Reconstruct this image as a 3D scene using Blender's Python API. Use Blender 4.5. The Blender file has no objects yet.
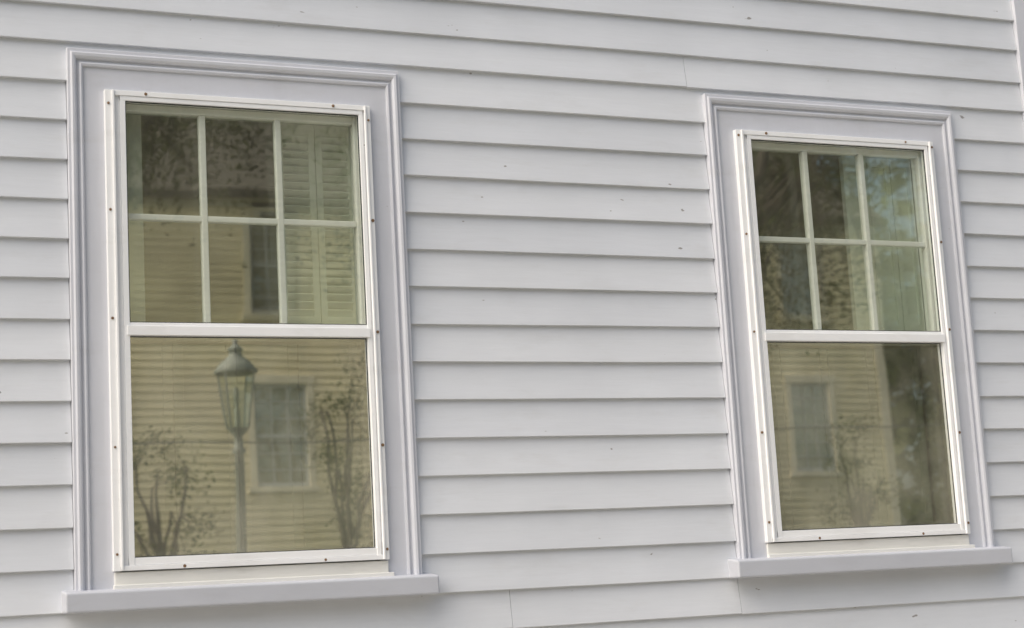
import bpy, bmesh, math, random
from mathutils import Vector, Matrix, noise
random.seed(7)
sc=bpy.context.scene
GZ=-1.75
# ---------------- camera (solved) ----------------
F_PX=1769.18; YAW=0.41657; PIT=0.16214; ROLL=-0.05657
CAM=Vector((-0.96557,-5.07255,-0.15132))
W=0.81813; D=2.13141; E=0.11789; Z0=0.01056; ML=0.10502; MT=0.122; ZM=0.6869
ST=-0.04815; SB=-0.11026; SO=0.14069; H=1.40
fw=Vector((math.sin(YAW)*math.cos(PIT),math.cos(YAW)*math.cos(PIT),math.sin(PIT)))
rt=Vector((math.cos(YAW),-math.sin(YAW),0)); up=rt.cross(fw)
c,s=math.cos(ROLL),math.sin(ROLL)
R2=c*rt+s*up; U2=-s*rt+c*up
cd=bpy.data.cameras.new("camera"); cam=bpy.data.objects.new("camera",cd); sc.collection.objects.link(cam)
M=Matrix((R2,U2,-fw)).transposed().to_4x4(); M.translation=CAM; cam.matrix_world=M
cd.sensor_width=36; cd.lens=36*F_PX/1024; cd.clip_end=2000; cd.clip_start=0.05
cd.dof.use_dof=True; cd.dof.focus_distance=5.75; cd.dof.aperture_fstop=3.8
sc.camera=cam
def ray(u,v,Y):
    d=fw+R2*((u-512)/F_PX)+U2*((314-v)/F_PX)
    t=(Y-CAM.y)/d.y
    return CAM+d*t
def mir(u,v,Y):   # real-world point seen mirrored in the glass
    p=ray(u,v,Y); return Vector((p.x,-p.y,p.z))
# ---------------- helpers ----------------
def link(o,parent=None):
    sc.collection.objects.link(o)
    if parent: o.parent=parent
    return o
def empty(name):
    e=bpy.data.objects.new(name,None); sc.collection.objects.link(e); e.empty_display_size=0.2; return e
def mesh_obj(name,verts,faces,mat,parent=None,smooth=False,cols=None):
    me=bpy.data.meshes.new(name); me.from_pydata(verts,[],faces); me.update()
    if smooth:
        for p in me.polygons: p.use_smooth=True
    if cols is not None:
        a=me.attributes.new("tone",'FLOAT','FACE')
        a.data.foreach_set("value",cols)
    me.materials.append(mat)
    return link(bpy.data.objects.new(name,me),parent)
def boxes(name,lst,mat,parent=None,bevel=0.0,seg=2):
    vs=[];fs=[]
    for b in lst:
        x0,x1,y0,y1,z0,z1=b[:6]
        if x0>x1:x0,x1=x1,x0
        if y0>y1:y0,y1=y1,y0
        if z0>z1:z0,z1=z1,z0
        n=len(vs)
        pts=[(x0,y0,z0),(x1,y0,z0),(x1,y1,z0),(x0,y1,z0),(x0,y0,z1),(x1,y0,z1),(x1,y1,z1),(x0,y1,z1)]
        if len(b)>6:   # tilt about x axis
            a=b[6]; cy=(y0+y1)/2; cz=(z0+z1)/2
            pts=[(p[0],cy+(p[1]-cy)*math.cos(a)-(p[2]-cz)*math.sin(a),cz+(p[1]-cy)*math.sin(a)+(p[2]-cz)*math.cos(a)) for p in pts]
        vs+=pts
        fs+=[tuple(n+i for i in f) for f in [(0,3,2,1),(4,5,6,7),(0,1,5,4),(1,2,6,5),(2,3,7,6),(3,0,4,7)]]
    o=mesh_obj(name,vs,fs,mat,parent)
    if bevel>0:
        m=o.modifiers.new("bevel",'BEVEL'); m.width=bevel; m.segments=seg; m.limit_method='ANGLE'
    return o
# ---------------- materials ----------------
def newmat(name):
    m=bpy.data.materials.new(name); m.use_nodes=True; nt=m.node_tree; nt.nodes.clear()
    out=nt.nodes.new('ShaderNodeOutputMaterial'); return m,nt,out
def N(nt,t,**k):
    n=nt.nodes.new(t)
    for a,b in k.items(): setattr(n,a,b)
    return n
def ramp(nt,src,p0,c0,p1,c1):
    r=N(nt,'ShaderNodeValToRGB'); r.color_ramp.elements[0].position=p0; r.color_ramp.elements[1].position=p1
    r.color_ramp.elements[0].color=c0; r.color_ramp.elements[1].color=c1
    nt.links.new(src,r.inputs[0]); return r.outputs[0]
def g(v): return (v,v,v,1)
def mixc(nt,fac,a,b,bt='MIX'):
    m=N(nt,'ShaderNodeMix',data_type='RGBA',blend_type=bt)
    if isinstance(fac,(int,float)): m.inputs[0].default_value=fac
    else: nt.links.new(fac,m.inputs[0])
    for i,x in ((6,a),(7,b)):
        if isinstance(x,tuple): m.inputs[i].default_value=x
        else: nt.links.new(x,m.inputs[i])
    return m.outputs[2]
def noise_n(nt,vec,scale,detail=4,rough=.55,stretch=None):
    if stretch:
        mp=N(nt,'ShaderNodeMapping'); mp.inputs['Scale'].default_value=stretch; nt.links.new(vec,mp.inputs[0]); vec=mp.outputs[0]
    n=N(nt,'ShaderNodeTexNoise'); n.inputs['Scale'].default_value=scale; n.inputs['Detail'].default_value=detail; n.inputs['Roughness'].default_value=rough
    nt.links.new(vec,n.inputs['Vector']); return n.outputs['Fac']
def paint(name,col,dirt=(0.35,0.33,0.28,1),rough=.45,grain=(1.5,20,20),var=.05,dirtamt=.35,bump=.15,tone=False,chips=0.0,bd=0.004,gl=.88):
    m,nt,out=newmat(name)
    tc=N(nt,'ShaderNodeTexCoord'); v=tc.outputs['Object']
    bs=N(nt,'ShaderNodeBsdfPrincipled'); nt.links.new(bs.outputs[0],out.inputs[0])
    n1=noise_n(nt,v,1.7,3,.6); n2=noise_n(nt,v,4,3,.65,grain)
    lo=tuple(x*(1-var) for x in col)+(1,); hi=tuple(min(1,x*(1+var)) for x in col)+(1,)
    cc=ramp(nt,n1,.3,lo,.7,hi)
    cc=mixc(nt,.5,cc,mixc(nt,1.0,cc,ramp(nt,n2,.3,g(gl),.7,g(1.0)),'MULTIPLY'))
    if tone:
        at=N(nt,'ShaderNodeAttribute',attribute_name='tone'); 
        cc=mixc(nt,1.0,cc,ramp(nt,at.outputs['Fac'],0,(.94,.945,.955,1),1,(1.0,1.0,1.0,1)),'MULTIPLY')
    n3=noise_n(nt,v,7,4,.7,(.6,1,1.8))
    dm=ramp(nt,n3,.55,g(0),.8,g(dirtamt))
    cc=mixc(nt,dm,cc,dirt)
    if chips>0:
        n4=noise_n(nt,v,38,2,.5,(.5,1,1))
        cm=ramp(nt,n4,1-chips,g(0),1-chips+.02,g(.8))
        cc=mixc(nt,cm,cc,(.22,.2,.18,1))
    nt.links.new(cc,bs.inputs['Base Color'])
    bs.inputs['Roughness'].default_value=rough
    if bump>0:
        bp=N(nt,'ShaderNodeBump'); bp.inputs['Strength'].default_value=bump; bp.inputs['Distance'].default_value=bd
        nt.links.new(noise_n(nt,v,9,4,.7,(grain[0],grain[1]*.7,grain[2]*.7)),bp.inputs['Height']); nt.links.new(bp.outputs[0],bs.inputs['Normal'])
    return m
def flat(name,col,rough=.6,sc_=3,var=.12):
    m,nt,out=newmat(name); tc=N(nt,'ShaderNodeTexCoord'); bs=N(nt,'ShaderNodeBsdfPrincipled'); nt.links.new(bs.outputs[0],out.inputs[0])
    lo=tuple(x*(1-var) for x in col)+(1,); hi=tuple(min(1,x*(1+var)) for x in col)+(1,)
    nt.links.new(ramp(nt,noise_n(nt,tc.outputs['Object'],sc_,2),.3,lo,.7,hi),bs.inputs['Base Color']); bs.inputs['Roughness'].default_value=rough; return m
M_side=paint("siding_paint",(.695,.715,.75),tone=True,dirtamt=.14,chips=.235,gl=.93,bump=.10)
M_trim=paint("trim_paint",(.61,.622,.67),dirtamt=.18,grain=(6,6,2),chips=.235,gl=.93,bump=.10)
M_sill=paint("sill_paint",(.50,.515,.56),dirtamt=.3,rough=.6,grain=(2,8,8),chips=.24,gl=.9,bump=.12)
M_storm=paint("storm_white",(.87,.875,.88),dirtamt=.18,rough=.35,grain=(3,3,3),var=.02,bump=.03,chips=.22,gl=.95)
M_sub=paint("subsill_cream",(.80,.79,.75),dirtamt=.35,rough=.5)
M_sash=paint("sash_cream",(.76,.76,.73),dirtamt=.25,rough=.5,bump=0)
M_lows=flat("dark_sash_paint",(.30,.30,.25))  # sash paint in a darker tone, keeping lower sash and jamb inconspicuous
M_shut=flat("shutter_paint",(.86,.89,.84),var=.05)
M_cafe=flat("cafe_panel_paint",(.36,.38,.30),sc_=2.0,var=.3)
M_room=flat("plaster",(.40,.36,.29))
M_yel=flat("yellow_siding",(.84,.71,.47),sc_=.9,var=.22)
M_ytrim=flat("cream_trim",(.76,.68,.52))
M_ysash=flat("house_sash_paint",(.40,.42,.42))
M_iron=flat("black_iron",(.035,.04,.04),.4)
M_lamp=flat("pale_lamp_paint",(.17,.18,.15),.5)  # lamp iron lightened, pallor from haze and sunlight put into its colour
M_wood=flat("pole_wood",(.16,.12,.09),.8,8)
def simple(name,c0,c1,scale,rough=.9,stretch=None):
    m,nt,out=newmat(name); tc=N(nt,'ShaderNodeTexCoord'); bs=N(nt,'ShaderNodeBsdfPrincipled'); nt.links.new(bs.outputs[0],out.inputs[0])
    n=noise_n(nt,tc.outputs['Object'],scale,4,.65,stretch)
    nt.links.new(ramp(nt,n,.3,c0+(1,),.7,c1+(1,)),bs.inputs['Base Color']); bs.inputs['Roughness'].default_value=rough
    return m
M_grass=simple("grass",(.05,.08,.025),(.12,.15,.05),3)
M_asph=simple("asphalt",(.045,.045,.045),(.075,.073,.07),40)
M_conc=simple("sidewalk_concrete",(.36,.34,.30),(.46,.44,.40),6)
M_line=simple("road_paint",(.6,.58,.5),(.8,.78,.7),20)
M_bark=simple("bark",(.06,.045,.035),(.14,.11,.085),9,stretch=(3,3,.6))
M_rust=simple("screw_rust",(.10,.05,.02),(.28,.17,.09),200)
def shingles():
    m,nt,out=newmat("roof_shingles"); tc=N(nt,'ShaderNodeTexCoord'); bs=N(nt,'ShaderNodeBsdfPrincipled'); nt.links.new(bs.outputs[0],out.inputs[0])
    b=N(nt,'ShaderNodeTexBrick'); b.inputs['Scale'].default_value=3; b.inputs['Color1'].default_value=(.09,.075,.06,1); b.inputs['Color2'].default_value=(.15,.125,.10,1); b.inputs['Mortar'].default_value=(.03,.03,.03,1)
    nt.links.new(tc.outputs['Object'],b.inputs['Vector']); nt.links.new(b.outputs[0],bs.inputs['Base Color']); bs.inputs['Roughness'].default_value=.9; return m
M_roof=shingles()
def leafmat(name,c0,c1):
    m,nt,out=newmat(name); at=N(nt,'ShaderNodeAttribute',attribute_name='tone')
    col=ramp(nt,at.outputs['Fac'],0,c0+(1,),1,c1+(1,))
    d=N(nt,'ShaderNodeBsdfDiffuse'); t=N(nt,'ShaderNodeBsdfTranslucent'); mx=N(nt,'ShaderNodeMixShader'); mx.inputs[0].default_value=.35
    nt.links.new(col,d.inputs[0]); nt.links.new(col,t.inputs[0]); nt.links.new(d.outputs[0],mx.inputs[1]); nt.links.new(t.outputs[0],mx.inputs[2]); nt.links.new(mx.outputs[0],out.inputs[0]); return m
M_leaf=leafmat("leaves",(.04,.055,.02),(.16,.17,.06))
def glass(name,F0,wav,wscale,haze,tint=(.95,.98,.93)):
    m,nt,out=newmat(name); tc=N(nt,'ShaderNodeTexCoord')
    # Schlick reflectance, symmetric for both faces of the thin pane
    ge=N(nt,'ShaderNodeNewGeometry'); dt=N(nt,'ShaderNodeVectorMath',operation='DOT_PRODUCT')
    nt.links.new(ge.outputs['Incoming'],dt.inputs[0]); nt.links.new(ge.outputs['Normal'],dt.inputs[1])
    def mt(op,a,b=None):
        n=N(nt,'ShaderNodeMath',operation=op)
        for i,x in enumerate((a,b)):
            if x is None: continue
            if isinstance(x,(int,float)): n.inputs[i].default_value=x
            else: nt.links.new(x,n.inputs[i])
        return n.outputs[0]
    p=mt('POWER',mt('SUBTRACT',1.0,mt('ABSOLUTE',dt.outputs['Value'])),5.0)
    F=mt('ADD',mt('MULTIPLY',p,1-F0),F0)
    gl=N(nt,'ShaderNodeBsdfGlossy'); gl.inputs['Roughness'].default_value=0.0; gl.inputs[0].default_value=(.97,1,.95,1)
    tr=N(nt,'ShaderNodeBsdfTransparent'); tr.inputs[0].default_value=tint+(1,)
    bp=N(nt,'ShaderNodeBump'); bp.inputs['Strength'].default_value=1; bp.inputs['Distance'].default_value=wav
    nt.links.new(noise_n(nt,tc.outputs['Object'],wscale,1.5,.4,(1,1,.6)),bp.inputs['Height'])
    nt.links.new(bp.outputs[0],gl.inputs['Normal'])
    mx=N(nt,'ShaderNodeMixShader'); nt.links.new(F,mx.inputs[0]); nt.links.new(tr.outputs[0],mx.inputs[1]); nt.links.new(gl.outputs[0],mx.inputs[2])
    df=N(nt,'ShaderNodeBsdfDiffuse'); df.inputs[0].default_value=(.70,.66,.52,1)
    hz=ramp(nt,noise_n(nt,tc.outputs['Object'],3.3,4,.6,(1.2,1,.8)),.35,g(haze*.3),.68,g(haze*1.7))  # dust haze; its blotches also paint in dappled shade missing from the reflections
    m2=N(nt,'ShaderNodeMixShader'); nt.links.new(hz,m2.inputs[0]); nt.links.new(mx.outputs[0],m2.inputs[1]); nt.links.new(df.outputs[0],m2.inputs[2])
    nt.links.new(m2.outputs[0],out.inputs[0]); return m
G_storm=glass("storm_glass",.12,.0005,3.0,.05)
G_old=glass("old_sash_glass",.40,.0004,3.5,.02,(.92,.95,.90))
G_screen=glass("screened_storm_glass",.50,.0005,2.5,.16)
G_in=glass("inner_glass",.08,.0005,2.5,.02)
G_far=glass("house_glass",.18,.0005,2,.05)
# ---------------- siding ----------------
def siding(name,tf,s0,s1,z0,z1,e,zoff,holes,mat,parent,step=.12,butt=.017,seed=0,joints=None,amp=1.0):
    rnd=random.Random(seed); vs=[];fs=[];cols=[]
    k=math.floor((z0-zoff)/e)
    while zoff+k*e<z1:
        z=zoff+k*e
        segs=[(s0,s1)]
        for (a,b,c0,c1) in holes:
            if z>=c0-.02 and z+e<c1:
                ns=[]
                for (p,q) in segs:
                    if b<=p or a>=q: ns.append((p,q)); continue
                    if p<a: ns.append((p,a-.0015))
                    if q>b: ns.append((b+.0015,q))
                segs=ns
        fin=[]
        for (p,q) in segs:
            cuts=[x for (kk,x) in (joints or []) if kk==k and p<x<q]
            if joints is None or not any(kk==k for kk,x in joints):
                x=p+rnd.uniform(1.2,5.5)
                while x<q-.5:
                    if q-p>3: cuts.append(x)
                    x+=rnd.uniform(3,5)
            pp=p
            for x in sorted(cuts): fin.append((pp,x-.0007)); pp=x+.0007
            fin.append((pp,q))
        for (p,q) in fin:
            tone=rnd.random(); off=rnd.uniform(-.0012,.0012)*amp; tilt=rnd.uniform(-.0008,.0008)*amp
            n=max(1,int((q-p)/step)); base=len(vs)
            for i in range(n+1):
                x=p+(q-p)*i/n
                dz=(noise.noise(Vector((x*.9,k*7.3,seed)))*.0022+noise.noise(Vector((x*4,k*3.1,seed+5)))*.0006)*amp+off+tilt*(x-p)
                dy=noise.noise(Vector((x*1.3,k*5.7,seed+9)))*.0022*amp
                for (o,zz) in ((.003,z+dz+.001),(butt-.0012+dy,z+dz),(butt+dy,z+dz+.0015),(butt*.62+dy*.6,z+e*.5+dz*.5),(.0045,min(z+e+.012,z1+.012))):
                    vs.append(tf(x,o,zz))
                if i:
                    a=base+(i-1)*5; b=base+i*5
                    for j in range(4): fs.append((a+j,b+j,b+j+1,a+j+1)); cols.append(tone)
            for a in (base,base+n*5):
                fs.append((a,a+1,a+2,a+3,a+4)); cols.append(tone)
        k+=1
    return mesh_obj(name,vs,fs,mat,parent,False,cols)
# ================= OUR HOUSE =================
XC=ray(1014,0,-.03).x           # left edge of the corner board
XR=XC+.125; XL=-6.5; DEP=8.0; ZE=4.2
house=empty("clapboard_house")
holes=[(-ML,W+ML,SB,H+.1184),(D-ML,D+W+ML,SB,H+.1184)]
def xat(u,v): return ray(u,v,-.017).x
def kat(u,v): return math.floor((ray(u,v,-.017).z-Z0)/E)
joints=[(kat(686,78),xat(686,78)),(kat(512,612),xat(512,612)),(kat(741,605),xat(741,605)),(kat(640,395),-3.0)]
for kk in range(-2,16):
    if not any(j[0]==kk for j in joints): joints.append((kk,-2.2-.35*(kk%5)))
siding("siding_front",lambda x,o,z:(x,-o,z),XL+.12,XC-.001,GZ+.45,ZE,E,Z0,holes,M_side,house,step=.1,butt=.0195,seed=3,joints=joints)
siding("siding_right",lambda x,o,z:(XR-.02+o,x,z),.1,DEP-.1,GZ+.45,ZE,E,Z0,[],M_side,house,step=.5,seed=4)
siding("siding_left",lambda x,o,z:(XL+.02-o,x,z),.1,DEP-.1,GZ+.45,ZE,E,Z0,[],M_side,house,step=.5,seed=5)
op=[(.02,W-.02),(D+.02,D+W-.02)]; oz0,oz1=.0,1.385
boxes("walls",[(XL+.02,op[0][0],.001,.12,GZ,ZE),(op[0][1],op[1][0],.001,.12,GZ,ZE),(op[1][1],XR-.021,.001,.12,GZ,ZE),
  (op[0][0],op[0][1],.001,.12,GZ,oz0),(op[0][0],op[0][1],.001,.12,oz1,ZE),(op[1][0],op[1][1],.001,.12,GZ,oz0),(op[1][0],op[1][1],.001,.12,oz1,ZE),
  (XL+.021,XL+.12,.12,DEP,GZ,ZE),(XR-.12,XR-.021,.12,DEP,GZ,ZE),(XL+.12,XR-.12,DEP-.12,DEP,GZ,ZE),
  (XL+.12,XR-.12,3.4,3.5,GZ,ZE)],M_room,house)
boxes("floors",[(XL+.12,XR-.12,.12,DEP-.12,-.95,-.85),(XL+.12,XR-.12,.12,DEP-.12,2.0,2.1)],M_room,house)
boxes("foundation",[(XL,XR,-.02,DEP,GZ-.3,GZ+.42)],M_conc,house,.01)
boxes("corner_boards",[(XC,XR,-.028,0,GZ+.42,ZE),(XR-.02,XR+.008,-.0279,.1,GZ+.42,ZE-.001),(XL,XL+.12,-.028,0,GZ+.42,ZE)],M_trim,house,.002)
def gable(name,x0,x1,y0,y1,ze,rise,mat,parent,ov=.35,th=.14):
    ym=(y0+y1)/2; sl=rise/((y1-y0)/2)
    vs=[];fs=[]
    for sgn in (0,1):
        ye=y0-ov if sgn==0 else y1+ov
        n=len(vs); z_e=ze-ov*sl
        for x in (x0-ov,x1+ov):
            vs+=[(x,ye,z_e),(x,ym,ze+rise),(x,ym,ze+rise+th),(x,ye,z_e+th)]
        fs+=[tuple(n+i for i in f) for f in [(0,1,2,3),(4,7,6,5),(0,4,5,1),(1,5,6,2),(2,6,7,3),(3,7,4,0)]]
    return mesh_obj(name,vs,fs,mat,parent)
gable("roof",XL,XR,0,DEP,ZE+.05,2.6,M_roof,house,.12)
def gable_end(name,x,y0,y1,ze,rise,mat,parent):
    return mesh_obj(name,[(x,y0,ze-.05),(x,y1,ze-.05),(x,(y0+y1)/2,ze+rise)],[(0,1,2)],mat,parent)
gable_end("gable_right",XR-.03,0,DEP,ZE,2.6,M_side,house); gable_end("gable_left",XL+.03,0,DEP,ZE,2.6,M_side,house)
# ---------------- windows ----------------
def window(x0,seed,louvred):
    wn=empty("sash_window"); wn.location=(x0,0,0)
    rnd=random.Random(seed)
    prof=[(-.021,-.0),(-.021,-.022),(.060,-.022),(.061,-.029),(.066,-.031),(.070,-.029),(.0715,-.024),(.078,-.024),(.0795,-.032),(.085,-.036),(.092,-.037),(.0955,-.035),(.0965,-.031),(ML-.001,-.031),(ML,-.030),(ML,.0)]
    k=MT/ML; vs=[];fs=[]
    for (d,y) in prof:
        vs+=[(-d,y,ST-.004),(-d,y,H+d*k),(W+d,y,H+d*k),(W+d,y,ST-.004)]
    for i in range(len(prof)-1):
        for j in range(3):
            a=i*4+j; fs.append((a,a+1,a+5,a+4))
    mesh_obj("casing",vs,fs,M_trim,wn)
    vs=[(-SO,-.078,SB),(W+SO,-.078,SB),(W+SO,0,SB),(-SO,0,SB),(-SO,-.078,ST-.006),(W+SO,-.078,ST-.006),(W+SO,0,ST+.004),(-SO,0,ST+.004)]
    o=mesh_obj("sill",vs,[(0,3,2,1),(4,5,6,7),(0,1,5,4),(1,2,6,5),(2,3,7,6),(3,0,4,7)],M_sill,wn)
    m=o.modifiers.new("b",'BEVEL'); m.width=.006; m.segments=3
    boxes("subsill",[(.004,W-.001,-.030,.0,ST-.004,-.003),(-.001,W+.012,-.042,-.0295,ST-.004,ST+.010)],M_sub,wn,.002)
    LR=.060; RR=.037; zc=ZM; TR=.030; BR=.036
    f=[(0,.020,-.040,-.016,0,H),(.020,.027,-.046,-.016,.001,H-.001),(.027,.044,-.033,-.016,.001,H-.001),(.044,LR,-.038,-.012,.002,H-.002),
       (W-.014,W,-.040,-.016,0,H),(W-.020,W-.014,-.046,-.016,.001,H-.001),(W-.025,W-.020,-.033,-.016,.001,H-.001),(W-RR,W-.025,-.038,-.012,.002,H-.002)]
    f+=[(.020,W-.014,-.041,-.0165,H-.016,H-.0005),(.044,W-.025,-.0385,-.012,H-TR,H-.0165)]
    f+=[(LR-.008,W-RR+.006,-.043,-.010,zc-.016,zc+.012),(LR,W-RR,-.036,-.010,zc+.012,zc+.022)]
    f+=[(.020,W-.014,-.042,-.0165,.0005,.014),(.044,W-.025,-.0365,-.012,.0145,BR)]
    boxes("storm_frame",f,M_storm,wn,.0012)
    # dark glazing gaskets around the storm panes
    gz=[]
    for (za,zb,yy) in ((zc+.022,H-TR,-.0312),(BR,zc-.016,-.0212)):
        gz+=[(LR,LR+.003,yy,yy+.004,za,zb),(W-RR-.003,W-RR,yy,yy+.004,za,zb),(LR+.003,W-RR-.003,yy,yy+.004,zb-.003,zb),(LR+.003,W-RR-.003,yy,yy+.004,za,za+.003)]
    boxes("glazing_gasket",gz,M_iron,wn)
    def pane(nm,xa,xb,za,zb,y,mat,nx=1):
        return mesh_obj(nm,[(xa,y,za),(xb,y,za),(xb,y,zb),(xa,y,zb)],[(0,1,2,3)],mat,wn)
    pane("storm_glass_upper",LR-.001,W-RR+.001,zc+.012,H-TR+.001,-.030,G_storm)
    pane("storm_glass_lower",LR-.001,W-RR+.001,BR-.001,zc-.014,-.020,G_screen)
    boxes("jamb",[(-.0,.0215,-.0135,.118,zc,1.386),(W-.0215,W,-.0135,.118,zc,1.386),(.0215,W-.0215,-.0135,.118,1.372,1.386)],M_sash,wn)
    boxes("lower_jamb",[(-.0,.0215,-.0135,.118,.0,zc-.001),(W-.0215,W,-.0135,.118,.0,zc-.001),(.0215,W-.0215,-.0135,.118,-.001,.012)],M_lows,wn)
    sx0,sx1=.023,W-.023; z0,z1=zc-.02,1.371
    ix0=sx0+.040; cw=(sx1-.030-ix0)/3
    ya,yb=-.004,.030
    u=[(sx0,ix0,ya,yb,z0,z1),(sx1-.022,sx1,ya,yb,z0,z1),(ix0,sx1-.022,ya+.0005,yb-.0005,z1-.022,z1),(ix0,sx1-.022,ya+.0005,yb-.0005,z0,z0+.045)]
    for i in (1,2): u.append((ix0+cw*i-.0095,ix0+cw*i+.0095,ya+.002,yb-.004,z0+.045,z1-.022))
    zmid=(z0+.045+z1-.022)/2; u.append((ix0,sx1-.022,ya+.0035,yb-.0055,zmid-.009,zmid+.009))
    boxes("upper_sash",u,M_sash,wn,.003)
    yg=ya+.016
    for i in range(3):
        for j in range(2):
            za=(z0+.045,zmid+.009)[j]; zb=(zmid-.009,z1-.022)[j]; xa=ix0+cw*i+.008; xb=ix0+cw*(i+1)-.008+(.008 if i==2 else 0)
            t=[rnd.uniform(-.0006,.0006) for _ in range(4)]
            mesh_obj("sash_lite",[(xa,yg+t[0],za),(xb,yg+t[1],za),(xb,yg+t[1]+t[2],zb),(xa,yg+t[0]+t[2],zb)],[(0,1,2,3)],G_old,wn)
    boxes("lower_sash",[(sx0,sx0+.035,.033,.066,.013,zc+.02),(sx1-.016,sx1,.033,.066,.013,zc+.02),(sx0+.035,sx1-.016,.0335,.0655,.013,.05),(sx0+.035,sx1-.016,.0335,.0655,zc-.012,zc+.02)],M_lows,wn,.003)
    pane("lower_sash_glass",sx0+.03,sx1-.014,.048,zc-.01,.050,G_in)
    sh=[]
    ys=.070
    def panel(xa,xb,za,zb):
        r=[(xa,xa+.020,ys,ys+.022,za,zb),(xb-.020,xb,ys,ys+.022,za,zb),(xa+.020,xb-.020,ys+.0005,ys+.0215,za,za+.035),(xa+.020,xb-.020,ys+.0005,ys+.0215,zb-.035,zb)]
        if louvred:
            z=za+.045
            while z<zb-.04:
                r.append((xa+.020,xb-.020,ys-.006,ys+.024,z-.002,z+.002,math.radians(-48))); z+=.025
        else:
            r.append((xa+.020,xb-.020,ys+.010,ys+.018,za+.035,zb-.035))
        return r
    if louvred: sh+=panel(.545,.668,zc+.03,1.36)+panel(.671,.794,zc+.03,1.36)
    else: sh+=panel(.500,.600,zc+.03,1.36)+panel(.603,.700,zc+.03,1.36)+panel(.703,.794,zc+.03,1.36)
    if louvred: sh+=[(.024,.128,ys,ys+.018,zc+.03,1.36),(.04,.115,ys-.005,ys,zc+.07,1.32)]
    boxes("interior_shutters",sh,M_shut,wn,.0)
    ca=[]
    for i in range(4):
        xa=.03+i*.195; xb=xa+.192
        ca+=[(xa,xb,.155,.170,.0,zc-.01),(xa,xa+.03,.148,.155,.0,zc-.01),(xb-.03,xb,.148,.155,.0,zc-.01)]
    boxes("lower_interior_panels",ca,M_cafe,wn,.002)
    vs=[];fs=[]
    pts=[(.010,z) for z in (.05,.36,.72,1.05,1.36)]+[(W-.007,z) for z in (.05,.34,.70,1.02,1.36)]+[(.12,H-.008),(W-.12,H-.008),(.2,.007),(W-.2,.007)]
    for (x,z) in pts:
        r=rnd.uniform(.0035,.005); z+=rnd.uniform(-.02,.02) if .03<z<1.38 else 0; n=len(vs); yy=-.0425
        vs.append((x,yy-.001,z))
        for a in range(8): vs.append((x+r*math.cos(a*math.pi/4),yy,z+r*math.sin(a*math.pi/4)))
        for a in range(8): vs.append((x+r*math.cos(a*math.pi/4),yy+.004,z+r*math.sin(a*math.pi/4)))
        for a in range(8):
            b=(a+1)%8; fs+=[(n,n+1+a,n+1+b),(n+1+a,n+9+a,n+9+b,n+1+b)]
    mesh_obj("screws",vs,fs,M_rust,wn)
    return wn
window(0,1,True); window(D,2,False)
# ================= GROUND / STREET =================
def sheet(name,x0,x1,y0,y1,z,mat): return mesh_obj(name,[(x0,y0,z),(x1,y0,z),(x1,y1,z),(x0,y1,z)],[(0,1,2,3)],mat)
sheet("ground",-500,500,-500,500,GZ,M_grass)
sheet("road",-300,300,-10.5,-4.0,GZ+.004,M_asph)
boxes("road_markings",[(x,x+3,-7.3,-7.2,GZ+.0045,GZ+.009) for x in range(-60,60,6)],M_line)
boxes("sidewalk",[(-300,300,-3.85,-.1,GZ-.1,GZ+.12)],M_conc); boxes("kerb",[(-300,300,-4.0,-3.852,GZ-.1,GZ+.125)],M_conc)
boxes("sidewalk",[(-300,300,-13.5,-10.65,GZ-.1,GZ+.12)],M_conc); boxes("kerb",[(-300,300,-10.648,-10.5,GZ-.1,GZ+.125)],M_conc)
# ================= YELLOW HOUSE =================
YF=-20.0
yh=empty("yellow_house")
xr=mir(888,430,20).x; xl=mir(-60,430,20).x
ze=mir(200,208,20).z
c1=mir(280,435,20); c2=mir(812,437,20); c1u=mir(268,262,20)
ww=.76; wh=1.5
cols=[c1.x,(c1.x*2+c2.x)/3,(c1.x+c2.x*2)/3,c2.x]
rows=[c1.z,c1u.z]
yhol=[(x-ww/2-.1,x+ww/2+.1,z-wh/2-.1,z+wh/2+.12) for x in cols for z in rows]
siding("siding_front",lambda x,o,z:(x,YF+o,z),xl+.15,xr-.15,GZ+.5,ze,.115,GZ+.5,yhol,M_yel,yh,step=.5,seed=11,butt=.024)
siding("siding_right",lambda x,o,z:(xr+o-.02,x,z),YF-8.9,YF-.1,GZ+.5,ze,.115,GZ+.5,[],M_yel,yh,step=1,seed=12,butt=.02)
siding("siding_left",lambda x,o,z:(xl-o+.02,x,z),YF-8.9,YF-.1,GZ+.5,ze,.115,GZ+.5,[],M_yel,yh,step=1,seed=12,butt=.02)
boxes("walls",[(xl+.03,xr-.03,YF-9,YF-.12,GZ,ze+.1),(xl+.0,xr,YF-9.02,YF-9,GZ,ze)],M_room,yh)
boxes("foundation",[(xl,xr,YF-9,YF+.03,GZ-.2,GZ+.48)],M_conc,yh)
boxes("corner_boards",[(xl,xl+.15,YF-.1,YF+.03,GZ+.48,ze),(xr-.15,xr,YF-.1,YF+.03,GZ+.48,ze),(xl,xr,YF-.1,YF+.05,ze-.001,ze+.22)],M_ytrim,yh,.005)
gable("roof",xl,xr,YF-9,YF,ze+.22,3.4,M_roof,yh,.15)
gable_end("gable_right",xr-.02,YF-9,YF,ze+.2,3.3,M_yel,yh); gable_end("gable_left",xl+.02,YF-9,YF,ze+.2,3.3,M_yel,yh)
tr=[];ss=[];gls=[]
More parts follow.
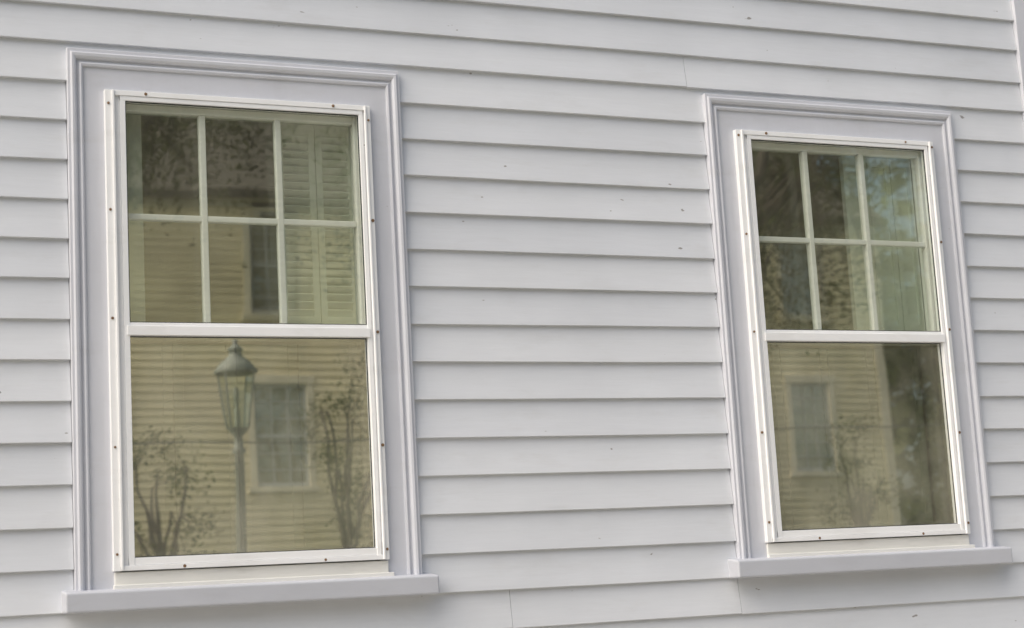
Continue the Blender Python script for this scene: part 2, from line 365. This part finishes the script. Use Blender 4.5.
for x in cols:
    for z in rows:
        a,b,l,t=x-ww/2,x+ww/2,z-wh/2,z+wh/2
        tr+=[(a-.1,a,YF-.1,YF+.035,l,t),(b,b+.1,YF-.1,YF+.035,l,t),(a-.12,b+.12,YF-.1,YF+.05,t,t+.12),(a-.14,b+.14,YF-.1,YF+.09,l-.08,l)]
        ss+=[(a,a+.04,YF-.06,YF-.02,l,t),(b-.04,b,YF-.06,YF-.02,l,t),(a+.04,b-.04,YF-.061,YF-.019,t-.05,t),(a+.04,b-.04,YF-.061,YF-.019,l,l+.07),(a+.04,b-.04,YF-.062,YF-.015,z-.025,z+.025)]
        for i in (1,2): xx=a+.04+(ww-.08)*i/3; ss.append((xx-.010,xx+.010,YF-.055,YF-.025,l+.07,t-.05))
        for zz in (z-wh*.17,z-wh*.33,z+wh*.17,z+wh*.33): ss.append((a+.04,b-.04,YF-.054,YF-.026,zz-.010,zz+.010))
        gls.append((a+.01,b-.01,YF-.05,YF-.045,l+.01,t-.01))
boxes("window_trim",tr,M_ytrim,yh,.004); boxes("window_sashes",ss,M_ysash,yh)
boxes("window_glass",gls,G_far,yh)
# ================= STREET LAMP =================
def lathe(vs,fs,prof,cx,cy,n=12):
    base=len(vs)
    for (r,z) in prof:
        for i in range(n):
            a=2*math.pi*i/n; vs.append((cx+r*math.cos(a),cy+r*math.sin(a),z))
    for j in range(len(prof)-1):
        for i in range(n):
            a=base+j*n+i; b=base+j*n+(i+1)%n; fs.append((a,b,b+n,a+n))
lt=mir(234,340,11); lb=mir(237,428,11)
lamp=empty("street_lamp"); lx,ly=lb.x,lb.y; hb=lb.z; ht=lt.z; hh=ht-hb
vs=[];fs=[]
lathe(vs,fs,[(.17,GZ+.12),(.17,GZ+.25),(.13,GZ+.32),(.12,GZ+.75),(.14,GZ+.8),(.08,GZ+.9),(.055,GZ+1.0),(.045,hb-.25),(.07,hb-.22),(.045,hb-.18),(.04,hb-.08),(.09,hb-.03),(.11,hb)],lx,ly)
lathe(vs,fs,[(.20,hb+hh*.60),(.215,hb+hh*.62),(.15,hb+hh*.72),(.07,hb+hh*.80),(.06,hb+hh*.86),(.08,hb+hh*.87),(.04,hb+hh*.92),(.02,hb+hh*.95),(.03,hb+hh*.98),(.001,ht)],lx,ly)
mesh_obj("post_and_cap",vs,fs,M_lamp,lamp,True)
vs=[];fs=[]
for i in range(4):
    a=math.pi/4+i*math.pi/2
    for (r,z) in ((.12,hb),(.20,hb+hh*.6)):
        x=lx+r*math.cos(a); y=ly+r*math.sin(a)
        for dx,dy in ((-.008,-.008),(.008,-.008),(.008,.008),(-.008,.008)): vs.append((x+dx,y+dy,z))
    n=i*8; fs+=[(n,n+1,n+5,n+4),(n+1,n+2,n+6,n+5),(n+2,n+3,n+7,n+6),(n+3,n,n+4,n+7)]
mesh_obj("lantern_bars",vs,fs,M_lamp,lamp)
vs=[];fs=[]
for i in range(4):
    a=math.pi/4+i*math.pi/2; b=a+math.pi/2; n=len(vs)
    vs+=[(lx+.115*math.cos(a),ly+.115*math.sin(a),hb),(lx+.115*math.cos(b),ly+.115*math.sin(b),hb),(lx+.195*math.cos(b),ly+.195*math.sin(b),hb+hh*.6),(lx+.195*math.cos(a),ly+.195*math.sin(a),hb+hh*.6)]
    fs.append((n,n+1,n+2,n+3))
mesh_obj("lantern_glass",vs,fs,G_in,lamp)
vs=[];fs=[]
lathe(vs,fs,[(.03,hb),(.03,hb+hh*.2),(.015,hb+hh*.22),(.03,hb+hh*.3),(.03,hb+hh*.42),(.01,hb+hh*.45)],lx,ly,8); mesh_obj("burner",vs,fs,M_lamp,lamp,True)
# ================= CABLE + POLES =================
pz=mir(250,444,17).z
px0,px1=-22,26
for px in (px0,px1):
    p=empty("utility_pole"); vs=[];fs=[]; lathe(vs,fs,[(.15,GZ),(.11,GZ+8.5),(0.001,GZ+8.52)],px,-17,12); mesh_obj("pole",vs,fs,M_wood,p,True)
    boxes("crossarm",[(px-.06,px+.06,-18.1,-15.9,GZ+7.8,GZ+7.92)],M_wood,p,.005)
vs=[];fs=[]
n=60
for i in range(n+1):
    t=i/n; x=px0+(px1-px0)*t; z=pz+.35*((2*t-1)**2)
    for a in range(5): vs.append((x,-16.85+.012*math.cos(a*1.2566),z+.012*math.sin(a*1.2566)))
    if i:
        for a in range(5): fs.append(((i-1)*5+a,(i-1)*5+(a+1)%5,i*5+(a+1)%5,i*5+a))
mesh_obj("overhead_cable",vs,fs,M_iron)
# ================= TREES =================
def tree(name,x,y,trunk_h,height,rx,ry,seed,ncl=150,nleaf=190,ls=.09,ts=1.0,cs=1.0):
    rnd=random.Random(seed); t=empty(name); vs=[];fs=[]
    def limb(a,b,ra,rb,seg=5,wob=.15):
        n=7; base=len(vs); d=(b-a).normalized(); q=d.to_track_quat('Z','Y')
        for j in range(seg+1):
            f=j/seg; p=a.lerp(b,f); 
            if 0<j<seg: p=p+Vector((rnd.uniform(-1,1),rnd.uniform(-1,1),rnd.uniform(-.4,.6)))*wob*ts
            r=(ra+(rb-ra)*f)*ts
            for i in range(n):
                an=2*math.pi*i/n; vs.append(tuple(p+q@Vector((r*math.cos(an),r*math.sin(an),0))))
        for j in range(seg):
            for i in range(n): fs.append((base+j*n+i,base+j*n+(i+1)%n,base+(j+1)*n+(i+1)%n,base+(j+1)*n+i))
    foot=Vector((x,y,GZ-.1)); top=Vector((x+rnd.uniform(-.2,.2)*ts,y,GZ+trunk_h))
    limb(foot,top,.30,.2,5,.04)
    cz=GZ+(trunk_h+height)/2; rz=(height-trunk_h)/2+.3*ts
    mains=[]
    for i in range(8):
        a=i*math.pi/4+rnd.uniform(-.3,.3); r=rnd.uniform(.35,.6)
        p=Vector((x+rx*r*math.cos(a),y+ry*r*math.sin(a),cz+rnd.uniform(-.3,.5)*rz)); limb(top,p,.13,.06,5,.18); mains.append(p)
    p=Vector((x,y,cz+rz*.4)); limb(top,p,.15,.06,5,.15); mains.append(p)
    cl=[]
    while len(cl)<ncl:
        d=Vector((rnd.gauss(0,1),rnd.gauss(0,1),rnd.gauss(0,1))).normalized()*rnd.uniform(.35,1)**.6
        p=Vector((x+d.x*rx,y+d.y*ry,cz+d.z*rz))
        if noise.noise(p*.45/cs+Vector((seed,0,0)))<-.18: continue
        cl.append(p)
    for i,p in enumerate(cl):
        m=min(mains,key=lambda q:(q-p).length); limb(m,p,.035,.01,4,.12)
    mesh_obj("trunk_and_limbs",vs,fs,M_bark,t,True)
    lv=[];lf=[];tn=[]
    for p in cl:
        ct=rnd.random(); sg=rnd.uniform(.28,.5)*cs
        for _ in range(nleaf):
            q=p+Vector((rnd.gauss(0,sg),rnd.gauss(0,sg),rnd.gauss(0,sg*.65)))
            a=Vector((rnd.gauss(0,1),rnd.gauss(0,1),rnd.gauss(0,.6))).normalized(); b=a.orthogonal().normalized(); sz=ls*rnd.uniform(.6,1.3)
            b=(b*math.cos(rnd.random()*6)+a.cross(b)*math.sin(rnd.random()*6)).normalized()
            n=len(lv); lv+=[tuple(q-a*sz*.6),tuple(q+b*sz*.32),tuple(q+a*sz*.6),tuple(q-b*sz*.32)]; lf.append((n,n+1,n+2,n+3)); tn.append(min(1,max(0,ct*.6+rnd.random()*.4)))
    mesh_obj("foliage",lv,lf,M_leaf,t,False,tn)
    return t
a=mir(680,300,15.5); tree("maple_tree",a.x,-15.5,5.3,10.6,5.4,2.6,1,220,210,.075)
a=mir(1070,300,19); tree("maple_tree",a.x,-19.5,1.3,8.6,2.7,3.0,2,190,220)
a=mir(95,215,15); tree("maple_tree",a.x,-15.0,a.z-GZ+.45,10.5,3.0,2.4,5,120,200,.075)
# added thin trees, standing in for dappled shadow blotches on the yellow facade
for (u,vb,vt_,r,sd,nc) in ((352,560,360,.75,21,26),(160,590,430,.75,22,22),(862,560,420,.55,23,18)):
    b_=mir(u,vb,18.6); t_=mir(u,vt_,18.6)
    tree("dapple_standin_tree",b_.x,-18.6,b_.z-GZ,t_.z-GZ,r,r*.8,sd,nc,70,.055,.28,.42)
rnd=random.Random(9); lv=[];lf=[];tn=[]
for i in range(560):
    px=rnd.uniform(-60,90); py=rnd.uniform(-52,-42); pzc=GZ+rnd.uniform(1,15+3*noise.noise(Vector((px*.08,0,0)))); ct=rnd.random()
    for _ in range(60):
        q=Vector((px+rnd.gauss(0,1.2),py+rnd.gauss(0,1),pzc+rnd.gauss(0,.9))); a=Vector((rnd.gauss(0,1),rnd.gauss(0,1),rnd.gauss(0,1))).normalized(); b=a.orthogonal().normalized(); sz=rnd.uniform(.25,.5)
        n=len(lv); lv+=[tuple(q-a*sz),tuple(q+b*sz*.6),tuple(q+a*sz),tuple(q-b*sz*.6)]; lf.append((n,n+1,n+2,n+3)); tn.append(ct)
mesh_obj("distant_trees",lv,lf,M_leaf,None,False,tn)
# ================= LIGHT =================
S=Vector((-.6,-.05,.68)).normalized()
EL=math.asin(S.z); AZ=math.atan2(S.x,S.y)   # azimuth from +Y towards +X
ld=bpy.data.lights.new("sun",'SUN'); ld.energy=5; ld.angle=math.radians(88); ld.color=(1,.93,.82)
lo=bpy.data.objects.new("sun",ld); sc.collection.objects.link(lo); lo.rotation_euler=S.to_track_quat('Z','Y').to_euler(); lo.location=(0,0,20)
w=bpy.data.worlds.new("World"); sc.world=w; w.use_nodes=True; nt=w.node_tree
bg=nt.nodes['Background']; sk=nt.nodes.new('ShaderNodeTexSky'); sk.sky_type='NISHITA'; sk.sun_disc=False
sk.sun_elevation=EL; sk.sun_rotation=AZ; sk.air_density=1.0; sk.dust_density=5.0
nt.links.new(sk.outputs[0],bg.inputs[0]); bg.inputs[1].default_value=.15
sc.view_settings.view_transform='Standard'; sc.view_settings.look='None'; sc.view_settings.exposure=0
